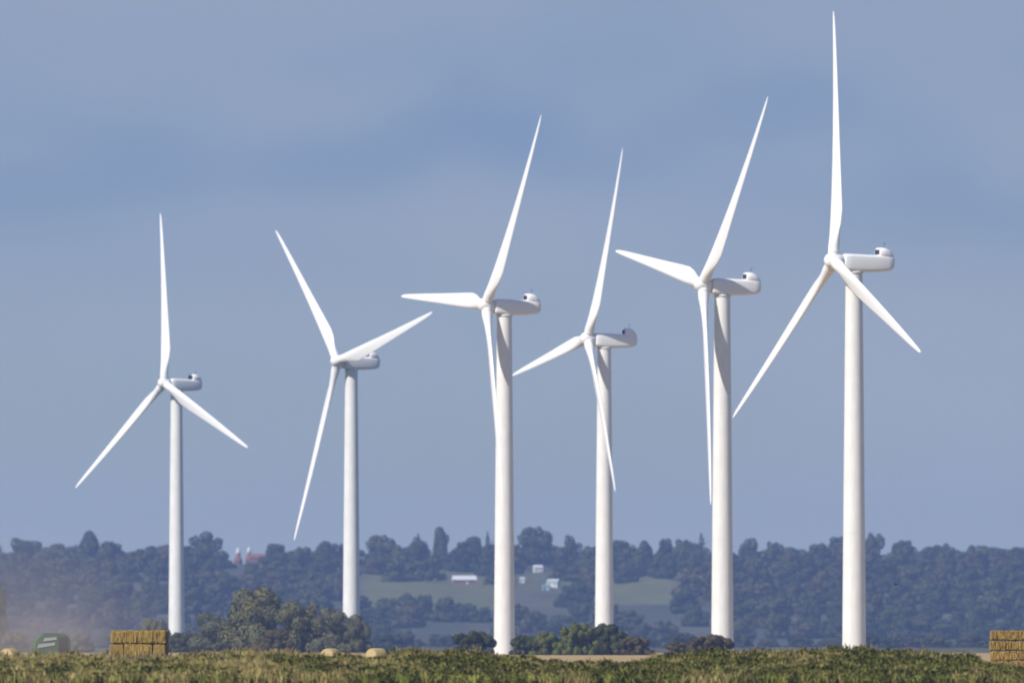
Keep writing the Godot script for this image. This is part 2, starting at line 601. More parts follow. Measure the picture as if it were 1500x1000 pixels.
# ---------------------------------------------------------------- small plants
func tuft(seed_: int, blades: int, h: float, spread: float, width: float) -> ArrayMesh:
	var r := RandomNumberGenerator.new()
	r.seed = seed_
	var st := begin()
	for i in blades:
		var a := r.randf() * TAU
		var out := Vector3(cos(a), 0, sin(a))
		var foot := out * r.randf() * spread * 0.35
		var hh := h * r.randf_range(0.55, 1.1)
		var tip := foot + out * spread * r.randf_range(0.2, 1.0) + Vector3(0, hh, 0)
		var mid := foot.lerp(tip, 0.55) + Vector3(0, hh * 0.14, 0)
		var side := Vector3(r.randfn(), 0, r.randfn()).normalized() * width * r.randf_range(0.6, 1.2)
		var nrm := (side.cross(Vector3.UP).normalized() + Vector3.UP * 0.8).normalized()
		st.set_color(Color(1, 1, 1) * r.randf_range(0.7, 1.2))
		for p in [foot - side, mid - side * 0.8, foot + side, foot + side, mid - side * 0.8, mid + side * 0.8, mid - side * 0.8, tip, mid + side * 0.8]:
			st.set_normal(nrm)
			st.add_vertex(p)
	return st.commit()

func leafy(seed_: int, leaves: int, h: float, spread: float, leaf: float) -> ArrayMesh:
	var r := RandomNumberGenerator.new()
	r.seed = seed_
	var st := begin()
	for i in leaves:
		var y := h * pow(r.randf(), 0.8)
		var a := r.randf() * TAU
		var out := Vector3(cos(a), 0, sin(a))
		var p := out * spread * sqrt(r.randf()) * (1.1 - 0.6 * y / h) + Vector3(0, y, 0)
		var u := (out + Vector3(0, r.randf_range(-0.3, 0.7), 0)).normalized()
		var v := Vector3(-out.z, r.randfn() * 0.3, out.x).normalized()
		var s := leaf * r.randf_range(0.6, 1.3)
		var nrm := (u.cross(v) * signf(u.cross(v).y + 0.001) + out * 0.4).normalized()
		st.set_color(Color(1, 1, 1) * r.randf_range(0.65, 1.25))
		var pts := [p - u * s * 0.4, p + v * s * 0.32, p + u * s * 0.7, p - v * s * 0.32]
		for k in [0, 1, 2, 0, 2, 3]:
			st.set_normal(nrm)
			st.add_vertex(pts[k])
	return st.commit()

func seed_stalk(seed_: int, stalks: int, h: float, spread: float) -> ArrayMesh:
	var r := RandomNumberGenerator.new()
	r.seed = seed_
	var st := SurfaceTool.new()
	for i in stalks:
		var a := r.randf() * TAU
		var foot := Vector3(cos(a), 0, sin(a)) * spread * 0.3 * r.randf()
		var tip := foot + Vector3(cos(a) * spread * r.randf(), h * r.randf_range(0.7, 1.1), sin(a) * spread * r.randf())
		st.append_from(tube([foot, foot.lerp(tip, 0.7), foot.lerp(tip, 0.78), foot.lerp(tip, 0.9), tip], [0.012, 0.01, 0.03, 0.035, 0.006], 4), 0, Transform3D.IDENTITY)
	return st.commit()

func cover(called: String, label: String, category: String, mesh: Mesh, mat: Material, count: int, seed_: int, tints: Callable, weight: Callable, size := Vector2(0.6, 1.55)) -> void:
	var r := RandomNumberGenerator.new()
	r.seed = seed_
	var mm := MultiMesh.new()
	mm.transform_format = MultiMesh.TRANSFORM_3D
	mm.use_colors = true
	mm.mesh = mesh
	var places := []
	var tries := 0
	while places.size() < count and tries < count * 20:
		tries += 1
		var x := r.randf_range(-45.0, 45.0)
		var d := BANK_FRONT - 3.0 + (BANK_TOP - BANK_FRONT + 12.0) * r.randf()
		if r.randf() > weight.call(x, d): continue
		places.append([x, d])
	mm.instance_count = places.size()
	for i in places.size():
		var x: float = places[i][0]
		var d: float = places[i][1]
		var s := r.randf_range(size.x, size.y)
		var b := Basis(Vector3.UP, r.randf() * TAU).scaled(Vector3(s, s * r.randf_range(0.8, 1.2), s))
		mm.set_instance_transform(i, Transform3D(b, Vector3(x, bank_height(x, d) - 0.03, -d)))
		mm.set_instance_color(i, tints.call(x, d, r))
	var o := MultiMeshInstance3D.new()
	o.name = called
	o.multimesh = mm
	o.material_override = mat
	add_child(o)
	tag(o, label, category, "", "stuff")

# ================================================================ scene
func _ready() -> void:
	rng.seed = 5
	noise.seed = 3
	noise.frequency = 0.012
	noise.fractal_octaves = 3
	setup_view()
	make_turbine_parts()
	make_land()
	make_turbines()
	make_hill_trees()
	make_buildings()
	make_plain_trees()
	make_bales()
	make_machine()
	make_bank()
	make_bird()
	make_dust()

func setup_view() -> void:
	var cam := Camera3D.new()
	cam.name = "camera"
	cam.position = Vector3(0, EYE, 0)
	cam.rotation.x = atan((HORIZON - 500.0) / F)
	cam.fov = rad_to_deg(2.0 * atan(500.0 / F))
	cam.near = 1.0
	cam.far = 40000.0
	cam.current = true
	# a 720 mm lens at full aperture
	var optics := CameraAttributesPhysical.new()
	optics.frustum_focal_length = 720.0
	optics.frustum_focus_distance = 2000.0
	optics.frustum_near = 1.0
	optics.frustum_far = 40000.0
	optics.exposure_aperture = 2.1
	cam.attributes = optics
	cam.fov = rad_to_deg(2.0 * atan(500.0 / F))
	add_child(cam)

	var env := Environment.new()
	env.background_mode = Environment.BG_SKY
	var sky := Sky.new()
	var sm := PanoramaSkyMaterial.new()
	sm.panorama = sky_picture()
	sky.sky_material = sm
	env.sky = sky
	env.background_energy_multiplier = 1.0
	env.tonemap_mode = Environment.TONE_MAPPER_LINEAR
	env.tonemap_exposure = 1.2
	env.fog_enabled = true
	env.fog_density = 0.0000355
	env.fog_light_color = lin(0.38, 0.55, 1.0)
	env.volumetric_fog_enabled = true
	env.volumetric_fog_density = 0.0
	env.sdfgi_enabled = true
	env.ssao_enabled = true
	env.ssil_enabled = true
	var we := WorldEnvironment.new()
	we.name = "environment"
	we.environment = env
	add_child(we)

	# afternoon sun, high on the left and behind the camera
	var sun := DirectionalLight3D.new()
	sun.name = "sun"
	sun.light_energy = 1.55
	sun.light_color = Color(1.0, 0.975, 0.945)
	sun.light_angular_distance = 0.5
	sun.shadow_enabled = true
	add_child(sun)
	var az := deg_to_rad(48.0)
	var el := deg_to_rad(43.0)
	sun.look_at_from_position(Vector3(-sin(az) * cos(el), sin(el), cos(az) * cos(el)), Vector3.ZERO)

# ---------------------------------------------------------------- the land
func make_land() -> void:
	var ground := mottled(lin(0.1, 0.085, 0.045), lin(0.06, 0.065, 0.03), 60.0, 8)
	var n := 60
	structure("ground", sheet(-900, 900, 90, -60, 15500, 220, func(x, d): return plain_height(x, d), func(_x, _d): return Color.WHITE), ground)
	# the finer sheet of the stubble field that the bales stand on
	var stubble := mottled(lin(0.42, 0.29, 0.12), lin(0.27, 0.19, 0.08), 9.0, 9, 5)
	structure("stubble_field", sheet(-160, 160, n, 1302, 4600, 150, func(x, d): return plain_height(x, d) + 0.02, func(_x, _d): return Color.WHITE), stubble)
	var hm := matte(Color.WHITE)
	hm.vertex_color_use_as_albedo = true
	structure("hill", sheet(-560, 560, 120, HILL_FOOT, 14800, 160, func(x, d): return hill_height(x, d) + 0.01, hill_colour), hm)

# meadows and ploughland between the woods
func hill_colour(x: float, d: float) -> Color:
	var px := x / d * F + 750.0
	var py := HORIZON - (hill_height(x, d) - EYE) * F / d
	var meadow := Color(0.105, 0.108, 0.042)
	var plough := Color(0.085, 0.08, 0.055)
	var rough := Color(0.055, 0.058, 0.035)
	var c := rough.lerp(plough, smoothstep(-0.1, 0.25, noise.get_noise_2d(x * 0.8 + 300.0, d * 0.085)))
	if (px > 530 and px < 735 and py > 832 and py < 892) or (px > 880 and px < 1000 and py > 838 and py < 885):
		c = meadow
	if px > 760 and px < 850 and py > 838 and py < 870:
		c = meadow.lerp(rough, 0.3)
	var g := noise.get_noise_2d(x * 3.5, d * 0.9)
	return Color(c.r * (1.0 + g * 0.25), c.g * (1.0 + g * 0.22), c.b * (1.0 + g * 0.2))

func make_turbines() -> void:
	turbine("leftmost and smallest white wind turbine, rising behind the left straw stack", 240, 562, -7.5, deg_to_rad(36.0))
	turbine("second white wind turbine from the left, behind the big bushy trees", 494, 530, -44.5, deg_to_rad(32.0))
	turbine("third white wind turbine from the left, foot between two dark bushes", 712, 448, 33.0, deg_to_rad(21.5))
	turbine("fourth white wind turbine from the left, foot behind the widest green bush", 861, 497, 20.0, deg_to_rad(20.0))
	turbine("fifth white wind turbine from the left, foot behind the low brown bush", 1030, 418, 39.0, deg_to_rad(21.0))
	turbine("rightmost and tallest white wind turbine, one blade pointing straight up", 1222, 383, -8.0, deg_to_rad(24.0))

# ---------------------------------------------------------------- trees of the hill
func span_word(px: float) -> String:
	if px < 252: return "left of the leftmost turbine tower"
	if px < 515: return "between the first and second turbine towers"
	if px < 735: return "between the second and third turbine towers"
	if px < 880: return "between the third and fourth turbine towers"
	if px < 1056: return "between the fourth and fifth turbine towers"
	if px < 1250: return "between the fifth and sixth turbine towers"
	return "right of the rightmost turbine tower"

func make_hill_trees() -> void:
	bark = matte(lin(0.09, 0.07, 0.05), 0.95)
	for i in 8: crowns.append(crown(100 + i, 16 + i % 5, 3200, 0.08, 0.0, 0.0, 1.3))
	for i in 2: conifers.append(crown(140 + i, 9, 900, 0.075, 0.8, 0.06))
	for i in 6: shrubs.append(crown(160 + i, 44, 15000, 0.062, 0.0, -0.04, 2.1))
	for i in 3: trunks.append(trunk_mesh(180 + i))
	var leaf := [leaf_material(0.05, 0.062, 0.022), leaf_material(0.062, 0.07, 0.025), leaf_material(0.075, 0.078, 0.03), leaf_material(0.042, 0.055, 0.022), leaf_material(0.085, 0.075, 0.035)]
	# the skyline: pixel x, top of the crown, width in pixels, kind
	var ridge := [[-12, 797, 40, 0], [33, 785, 54, 0], [75, 801, 44, 0], [130, 778, 56, 0], [168, 800, 50, 0], [200, 806, 40, 0], [228, 799, 56, 0], [268, 800, 36, 0], [303, 777, 62, 0], [330, 818, 40, 0], [404, 796, 46, 0], [434, 806, 40, 0], [478, 792, 56, 0], [515, 800, 44, 0], [556, 783, 54, 0], [592, 800, 40, 0], [613, 772, 16, 1], [614, 784, 40, 0], [648, 771, 30, 0], [690, 786, 64, 0], [714, 769, 15, 1], [740, 796, 40, 0], [782, 771, 62, 0], [818, 796, 40, 0], [838, 782, 32, 0], [870, 796, 44, 0], [910, 791, 46, 0], [945, 792, 40, 0], [975, 788, 40, 0], [1004, 786, 50, 0], [1027, 770, 17, 1], [1058, 792, 46, 0], [1096, 787, 44, 0], [1130, 799, 44, 0], [1162, 801, 40, 0], [1196, 797, 50, 0], [1228, 785, 56, 0], [1278, 776, 38, 0], [1324, 791, 54, 0], [1368, 796, 46, 0], [1404, 804, 40, 0], [1456, 797, 84, 0], [1498, 801, 50, 0], [1540, 800, 60, 0]]
	var looks := ["broad round-topped", "low rounded", "dense dark", "bushy", "loose-crowned"]
	var seen := {}
	for i in ridge.size():
		var t = ridge[i]
		var at := hill_spot(t[0], 829.0 + rng.randf_range(-4, 3))
		var s := F / -at.z
		var height: float = (HORIZON - t[1]) / s + EYE - at.y
		var width: float = t[2] / s * 1.12
		var label := ""
		if t[3] == 1:
			label = "%s conifer standing up from the skyline %s" % [["narrow pointed", "", "", "slim dark"][0] if t[0] < 700 or t[0] > 800 else "slim dark", span_word(t[0])]
		else:
			var k: String = span_word(t[0])
			seen[k] = seen.get(k, 0) + 1
			label = "%s tree on the skyline, %s from left %s" % [looks[0] if t[2] > 50 else looks[1] if t[1] > 794 else looks[3], ORDINALS[seen[k] - 1], k]
		tree("conifer" if t[3] == 1 else "ridge_tree", label, "tree", at, width, height, conifers[i % 2] if t[3] == 1 else crowns[i % 8], leaf[3] if t[3] == 1 else leaf[rng.randi() % 4], "trees along the skyline")
	# woods and hedgerows stepping down the slope, with the meadows left open
	var open := [[548, 846, 655, 866], [640, 852, 720, 882], [604, 916, 700, 950], [893, 850, 985, 868], [925, 868, 985, 896], [985, 896, 1035, 922], [755, 848, 800, 882], [776, 828, 800, 840], [796, 848, 826, 868], [336, 800, 386, 822], [664, 842, 700, 856]]
	var steps := [[834, 30.0, "just under the skyline"], [844, 31.0, "on the topmost slope"], [856, 32.0, "on the upper slope"], [869, 33.0, "above the middle slope"], [884, 34.0, "on the middle slope"], [901, 36.0, "below the middle slope"], [920, 39.0, "on the lower slope"], [939, 41.0, "at the hill foot"]]
	var count := {}
	for row in steps:
		var px := -40.0 + rng.randf() * 20.0
		while px < 1545.0:
			var base: float = row[0] + rng.randf_range(-5, 5)
			var at := hill_spot(px, base)
			var s := F / -at.z
			var w := rng.randf_range(14.0, 31.0)
			var h := rng.randf_range(9.5, 18.5)
			var top := HORIZON - (at.y + h - EYE) * s
			var clear := true
			for o in open:
				if px + w * s * 0.42 > o[0] and px - w * s * 0.42 < o[2] and base > o[1] + 6 and top < o[3] - 4:
					clear = false
			if clear:
				var tone := rng.randi() % 5
				var where := span_word(px)
				var key: String = row[2] + where
				count[key] = count.get(key, 0) + 1
				var label := "%s hazy tree %s, %s from left %s" % [["dark", "green", "olive", "dark", "brownish"][tone], row[2], ORDINALS[count[key] - 1], where.replace(" the ", " ").replace(" turbine", "")]
				tree("hillside_tree", label, "tree", at, w, h, crowns[rng.randi() % 8], leaf[tone], "trees of the hillside woods")
			px += row[1] * rng.randf_range(0.85, 1.5)

	# the belts of trees under the meadows
	var belt := [[572, 876, 40, 906], [594, 866, 44, 908], [622, 870, 46, 909], [650, 874, 44, 910], [678, 880, 40, 911], [706, 888, 34, 912], [556, 898, 36, 926], [758, 884, 40, 916], [782, 893, 44, 922], [742, 904, 36, 930], [832, 856, 40, 890], [850, 880, 44, 912], [896, 882, 34, 914], [914, 893, 40, 922], [940, 912, 44, 942], [1000, 862, 44, 898], [1018, 884, 44, 918], [972, 908, 44, 940], [890, 914, 44, 944], [646, 926, 50, 948], [590, 922, 46, 946], [1318, 922, 44, 946], [1350, 905, 44, 936]]
	belt.sort_custom(func(a, b): return a[0] < b[0])
	var nth := {}
	for i in belt.size():
		var b = belt[i]
		var where := span_word(b[0])
		nth[where] = nth.get(where, 0) + 1
		var at := hill_spot(b[0], b[3])
		var s := F / -at.z
		tree("belt_tree", "%s meadow-edge tree, %s from left %s" % ["small" if b[2] < 41 else "wide", ORDINALS[nth[where] - 1], where], "tree", at, b[2] / s * 1.15, (HORIZON - b[1]) / s + EYE - at.y, crowns[(i * 3) % 8], leaf[i % 4], "belts of trees below the meadows")

# ---------------------------------------------------------------- houses and barns on the hill
var slate := matte(lin(0.16, 0.17, 0.19), 0.4)

func barn(called: String, label: String, px: float, py: float, width_px: float, wall_h: float, roof_h: float, depth: float, turn: float, wall: Material, roof: Material, windows: int) -> void:
	var at := hill_spot(px, py)
	var w := width_px * -at.z / F
	var t := thing(called, label, "building", at + Vector3(0, 0.2, 0), turn)
	part("wall", chamfer_box(Vector3(w, wall_h + 2.0, depth), 0.06), wall, t, Vector3(0, wall_h * 0.5 - 1.0, 0))
	var gable := slab(PackedVector2Array([Vector2(-depth * 0.56, 0), Vector2(depth * 0.56, 0), Vector2(0, roof_h)]), w * 1.04)
	var r := part("roof", gable, roof, t, Vector3(0, wall_h + 0.01, 0))
	r.rotation.y = PI / 2
	for i in windows:
		var x := (i + 0.5) / windows * w - w * 0.5
		part("window", chamfer_box(Vector3(0.8, 0.9, 0.1), 0.02), slate, t, Vector3(x, wall_h * 0.55, depth * 0.5 + 0.03))
	part("door", chamfer_box(Vector3(1.1, 2.0, 0.1), 0.02), flange_mat, t, Vector3(w * 0.1, 1.0, depth * 0.5 + 0.03))

func make_buildings() -> void:
	var white := matte(lin(0.55, 0.55, 0.55), 0.7)
	var sheet_roof := matte(lin(0.4, 0.4, 0.44), 0.5)
	var tile := mottled(lin(0.17, 0.085, 0.065), lin(0.24, 0.11, 0.08), 3.0, 21)
	var brick := mottled(lin(0.19, 0.11, 0.085), lin(0.25, 0.15, 0.115), 2.0, 22)
	var pale_green := matte(lin(0.36, 0.42, 0.37), 0.6)
	var blue := matte(lin(0.17, 0.25, 0.3), 0.6)
	barn("long_barn", "long low white barn at the edge of the hillside meadow, left of the third tower", 680, 856, 34, 2.6, 2.6, 10.0, 0.1, brick, white, 4)
	barn("white_cottage", "small bright white cottage high on the hillside, right of the third tower", 788, 838, 13, 2.8, 1.5, 5.0, 0.2, white, white, 2)
	barn("pale_shed", "pale farm shed beside dark trees on the hillside, left of the fourth tower", 811, 860, 17, 2.8, 2.0, 7.0, -0.3, white, pale_green, 2)
	barn("blue_shed", "small pale blue shed in front of the pale farm shed", 800, 865, 11, 2.3, 1.2, 4.0, 0.2, blue, blue, 1)
	barn("lilac_cottage", "tiny lilac-grey cottage on the hillside just right of the third tower", 765, 854, 8, 2.2, 1.2, 4.0, 0.0, sheet_roof, sheet_roof, 1)
	barn("red_farmhouse", "low red-roofed farmhouse to the right of the two white-capped kilns", 378, 824, 26, 3.2, 2.6, 8.0, 0.1, brick, tile, 3)
	# two hop kilns with white cowls
	for o in [[348.5, 823.0, "left, larger of the two red-roofed hop kilns with white cowls", 1.0], [364.5, 822.0, "right, smaller of the two red-roofed hop kilns with white cowls", 0.92]]:
		var at := hill_spot(o[0], o[1])
		var t := thing("hop_kiln", o[2], "hop kiln", at, 0.0, "hop kilns on the skyline")
		var k: float = o[3] * 1.4
		part("wall", lathe([Vector2(2.0 * k, -2.0), Vector2(2.0 * k, 2.2), Vector2(2.05 * k, 2.3)], 24), brick, t)
		part("roof", lathe([Vector2(2.15 * k, 2.31), Vector2(0.75 * k, 6.4)], 24), tile, t)
		var cowl := part("cowl", lathe([Vector2(0.82 * k, 6.41), Vector2(1.25 * k, 6.9), Vector2(1.05 * k, 8.5), Vector2(0.45 * k, 10.2), Vector2(0.06, 10.9)], 20), white, t)
		part("wind_vane", tube([Vector3(0, 9.6, 0), Vector3(2.2, 9.6, 0.3)], [0.07, 0.05], 5), white, cowl)

# ---------------------------------------------------------------- trees and bushes of the plain
func make_plain_trees() -> void:
	var olive := leaf_material(0.15, 0.14, 0.05)
	var sage := leaf_material(0.135, 0.13, 0.065)
	var green := leaf_material(0.12, 0.135, 0.025)
	var deep := leaf_material(0.06, 0.068, 0.018)
	var brown := leaf_material(0.1, 0.08, 0.03)
	var gold := leaf_material(0.15, 0.13, 0.045)
	var big := []
	for i in 5: big.append(crown(200 + i, 30, 16000, 0.034, 0.0, -0.02, 1.3))
	var list := [
		# name, label, px, top, width px, distance, mesh, material
		["willow_tree", "tallest bushy tree of the grey-green clump in front of the second tower", 372, 866, 112, 4720, big[0], olive],
		["willow_tree", "low left shoulder tree of the grey-green clump", 318, 899, 90, 4760, big[1], sage],
		["willow_tree", "middle tree of the grey-green clump, right of the tallest one", 440, 880, 96, 4700, big[2], olive],
		["willow_tree", "grey-green tree hiding the foot of the second tower", 494, 890, 88, 4690, big[3], sage],
		["willow_tree", "pale ragged tree at the right end of the grey-green clump", 522, 908, 46, 4660, big[4], sage],
		["thorn_bush", "low brownish bush in front of the grey-green clump of trees", 402, 923, 64, 4450, shrubs[0], brown],
		["thorn_bush", "dark bush just right of the left straw stack", 272, 926, 66, 4800, shrubs[1], deep],
		["thorn_bush", "olive bush showing above the left straw stack", 222, 909, 64, 5000, shrubs[2], olive],
		["thorn_bush", "dim bush in the dust left of the green machine", 26, 924, 60, 4900, shrubs[3], sage],
		["thorn_bush", "dim bush in the dust right of the green machine", 112, 928, 60, 4900, shrubs[4], sage],
		["yellowing_tree", "yellow-olive tree cut off by the left edge", -12, 858, 58, 4950, big[1], gold],
		["thorn_bush", "round dark bush left of the third tower's foot", 692, 925, 78, 3900, shrubs[5], deep],
		["thorn_bush", "small rounded green bush right of the third tower's foot", 770, 930, 50, 3880, shrubs[1], deep],
		["thorn_bush", "light green bush at the left end of the widest bush clump", 808, 927, 66, 3860, shrubs[2], green],
		["thorn_bush", "large light green bush in front of the fourth tower", 846, 915, 74, 3850, shrubs[0], green],
		["thorn_bush", "large dark bush in front of the fourth tower, right of the light green one", 888, 915, 82, 3870, shrubs[3], deep],
		["thorn_bush", "low brown bush at the right end of the widest bush clump", 930, 934, 66, 3840, shrubs[4], brown],
		["thorn_bush", "brown bush hiding the fifth tower's foot", 1042, 930, 76, 3700, shrubs[5], brown],
		["thorn_bush", "low brown bush left of the one hiding the fifth tower's foot", 1004, 940, 64, 3720, shrubs[1], brown],
		["thorn_bush", "tiny dark bush right of the two round bales", 572, 948, 26, 3800, shrubs[2], deep],
	]
	for b in list:
		var d: float = b[5]
		var s := F / d
		var at := Vector3((b[2] - 750.0) / s, 0, -d)
		var h: float = (HORIZON - b[3]) / s + EYE
		tree(b[0], b[1], "bush" if b[0] == "thorn_bush" else "tree", at, b[4] / s * 1.1, h * 1.04, b[6], b[7], "bushes on the plain" if b[0] == "thorn_bush" else "trees on the plain")

	# a broken hedgerow along the far edge of the plain
	var dusk := [leaf_material(0.06, 0.068, 0.03), leaf_material(0.075, 0.075, 0.035), leaf_material(0.05, 0.06, 0.03)]
	var px := -30.0
	var nth := {}
	while px < 1530.0:
		var d := rng.randf_range(8300.0, 9700.0)
		var where := span_word(px)
		nth[where] = nth.get(where, 0) + 1
		tree("hedgerow_bush", "low hazy hedgerow bush at the hill foot, %s from left %s" % [ORDINALS[nth[where] - 1], where.replace(" the ", " ").replace(" turbine", "")], "bush", Vector3((px - 750.0) / F * d, 0, -d), rng.randf_range(13.0, 22.0), rng.randf_range(3.4, 6.5), shrubs[rng.randi() % 6], dusk[rng.randi() % 3], "hedgerow at the foot of the hill")
		px += rng.randf_range(26.0, 52.0)

# ---------------------------------------------------------------- straw bales
func make_bales() -> void:
	for i in 3:
		straw.append(straw_material(60 + i, lin(0.12, 0.075, 0.02), lin([0.56, 0.5, 0.6][i], [0.39, 0.345, 0.41][i], [0.09, 0.07, 0.1][i]), Vector3(0.9, 2.2, 0.9)))
	straw_pale = straw_material(66, lin(0.24, 0.17, 0.07), lin(0.46, 0.36, 0.18), Vector3(1.2, 1.2, 1.2))
	straw_end = straw_material(67, lin(0.32, 0.25, 0.12), lin(0.58, 0.48, 0.28), Vector3(1.5, 1.5, 1.5))
	twine = matte(lin(0.2, 0.16, 0.1), 0.8)
	var d := 1760.0
	var c := Vector3((204.0 - 750.0) / F * d, 0, -d)
	var turn: float = -0.1
	var g := "square straw bales of the left stack"
	var full := Vector3(2.36, 1.12, 1.15)
	var n := 0
	var rows := [
		[0.0, -1.2, 0.6, 0.0, "bottom layer, left front bale of the left straw stack"], [0.0, 1.2, 0.6, 0.0, "bottom layer, right front bale of the left straw stack"],
		[0.0, -1.2, -0.6, 0.0, "bottom layer, left rear bale of the left straw stack"], [0.0, 1.2, -0.6, 0.0, "bottom layer, right rear bale of the left straw stack"],
		[1.18, -1.82, 0.0, PI / 2, "middle layer, end-on bale at the left of the left straw stack"], [1.18, 0.0, 0.6, 0.0, "middle layer, long front bale at the centre of the left straw stack"],
		[1.18, 1.82, 0.0, PI / 2, "middle layer, end-on bale at the right of the left straw stack"], [1.18, 0.0, -0.6, 0.0, "middle layer, long rear bale at the centre of the left straw stack"],
		[2.36, -1.2, 0.6, 0.0, "top layer, left front bale of the left straw stack"], [2.36, 1.2, 0.62, 0.0, "top layer, right front bale of the left straw stack"],
		[2.36, -1.2, -0.6, 0.0, "top layer, left rear bale of the left straw stack"], [2.36, 1.2, -0.58, 0.0, "top layer, right rear bale of the left straw stack"]]
	for b in rows:
		var p := c + Vector3(b[1] * cos(turn) + b[2] * sin(turn), b[0], -b[1] * sin(turn) + b[2] * cos(turn))
		square_bale(b[4], p, turn + b[3] + rng.randf_range(-0.03, 0.03), full, n, g)
		n += 1
	g = "square straw bales of the right stack"
	c = Vector3((1451.0 - 750.0) / F * d, 0, -d)
	turn = 0.09
	var flat := Vector3(2.4, 0.82, 1.17)
	for layer in 4:
		for i in 2:
			var x: float = 1.21 + i * 2.42 + [0.0, 0.03, -0.04, 0.02][layer]
			var p := c + Vector3(x * cos(turn), layer * 0.885, -x * sin(turn))
			square_bale("%s layer, %s bale of the straw stack cut off by the right edge" % [["bottom", "second", "third", "top"][layer], ["left", "right"][i]], p, turn, flat, n, g)
			n += 1
	for b in [[484.0, 1690.0, 0.5, "left of the two pale round bales peeping over the grass"], [551.0, 1700.0, 0.85, "right of the two pale round bales peeping over the grass"], [14.0, 1700.0, 0.6, "pale round bale low in the grass at the left edge"]]:
		var x: float = (b[0] - 750.0) / F * b[1]
		round_bale(b[3], Vector3(x, plain_height(x, b[1]) + 0.02, -b[1]), -b[2], 1.55)

# ---------------------------------------------------------------- green farm machine in the dust
func make_machine() -> void:
	var paint := matte(lin(0.045, 0.12, 0.045), 0.5, 0.4)
	var grey := matte(lin(0.4, 0.43, 0.46), 0.35, 0.5)
	var rubber := matte(lin(0.025, 0.025, 0.025), 0.9)
	var yellow := matte(lin(0.5, 0.4, 0.04), 0.5)
	var glass := matte(Color(0.75, 0.82, 0.88, 0.35), 0.05, 0.5)
	glass.transparency = BaseMaterial3D.TRANSPARENCY_ALPHA
	var d := 1830.0
	var t := thing("farm_machine", "green farm machine with pale side panels working in the dust", "farm machine", Vector3((72.0 - 750.0) / F * d, 0, -d), 0.18)
	var body := PackedVector2Array([Vector2(-1.75, 0.9), Vector2(1.55, 0.8), Vector2(1.75, 1.6), Vector2(1.7, 2.75), Vector2(1.35, 3.15), Vector2(-0.75, 3.2), Vector2(-1.3, 2.7)])
	part("body", slab(body, 2.2), paint, t)
	# two pale slanted side panels with a green rib between
	for q in [[Vector2(-1.3, 1.95), Vector2(0.3, 2.2), Vector2(0.3, 2.45), Vector2(-1.15, 2.3)], [Vector2(-0.75, 2.55), Vector2(0.45, 2.7), Vector2(0.45, 2.92), Vector2(-0.6, 2.86)]]:
		part("side_panel", slab(PackedVector2Array(q), 0.06), grey, t, Vector3(0, 0, 1.13))
	part("rear_opening", chamfer_box(Vector3(0.85, 1.9, 0.08), 0.03), rubber, t, Vector3(1.05, 2.0, 1.13))
	part("roof_rail", chamfer_box(Vector3(1.9, 0.1, 2.3), 0.04), paint, t, Vector3(0.3, 3.24, 0))
	part("lamp_window", chamfer_box(Vector3(0.08, 0.4, 1.4), 0.02), glass, t, Vector3(1.78, 2.2, 0))
	for z in [-1.25, 1.32]:
		for x in [-0.9, 1.0]:
			var w := part("wheel", lathe([Vector2(0.35, -0.2), Vector2(0.6, -0.24), Vector2(0.7, -0.15), Vector2(0.7, 0.15), Vector2(0.6, 0.24), Vector2(0.35, 0.2)], 28), rubber, t, Vector3(x, 0.71, z))
			w.rotation.x = PI / 2
			part("rim", lathe([Vector2(0.34, -0.22), Vector2(0.34, 0.22)], 20), yellow, w)
	part("drawbar", tube([Vector3(-1.6, 1.0, 0), Vector3(-3.0, 0.7, 0)], [0.12, 0.09], 8), paint, t)

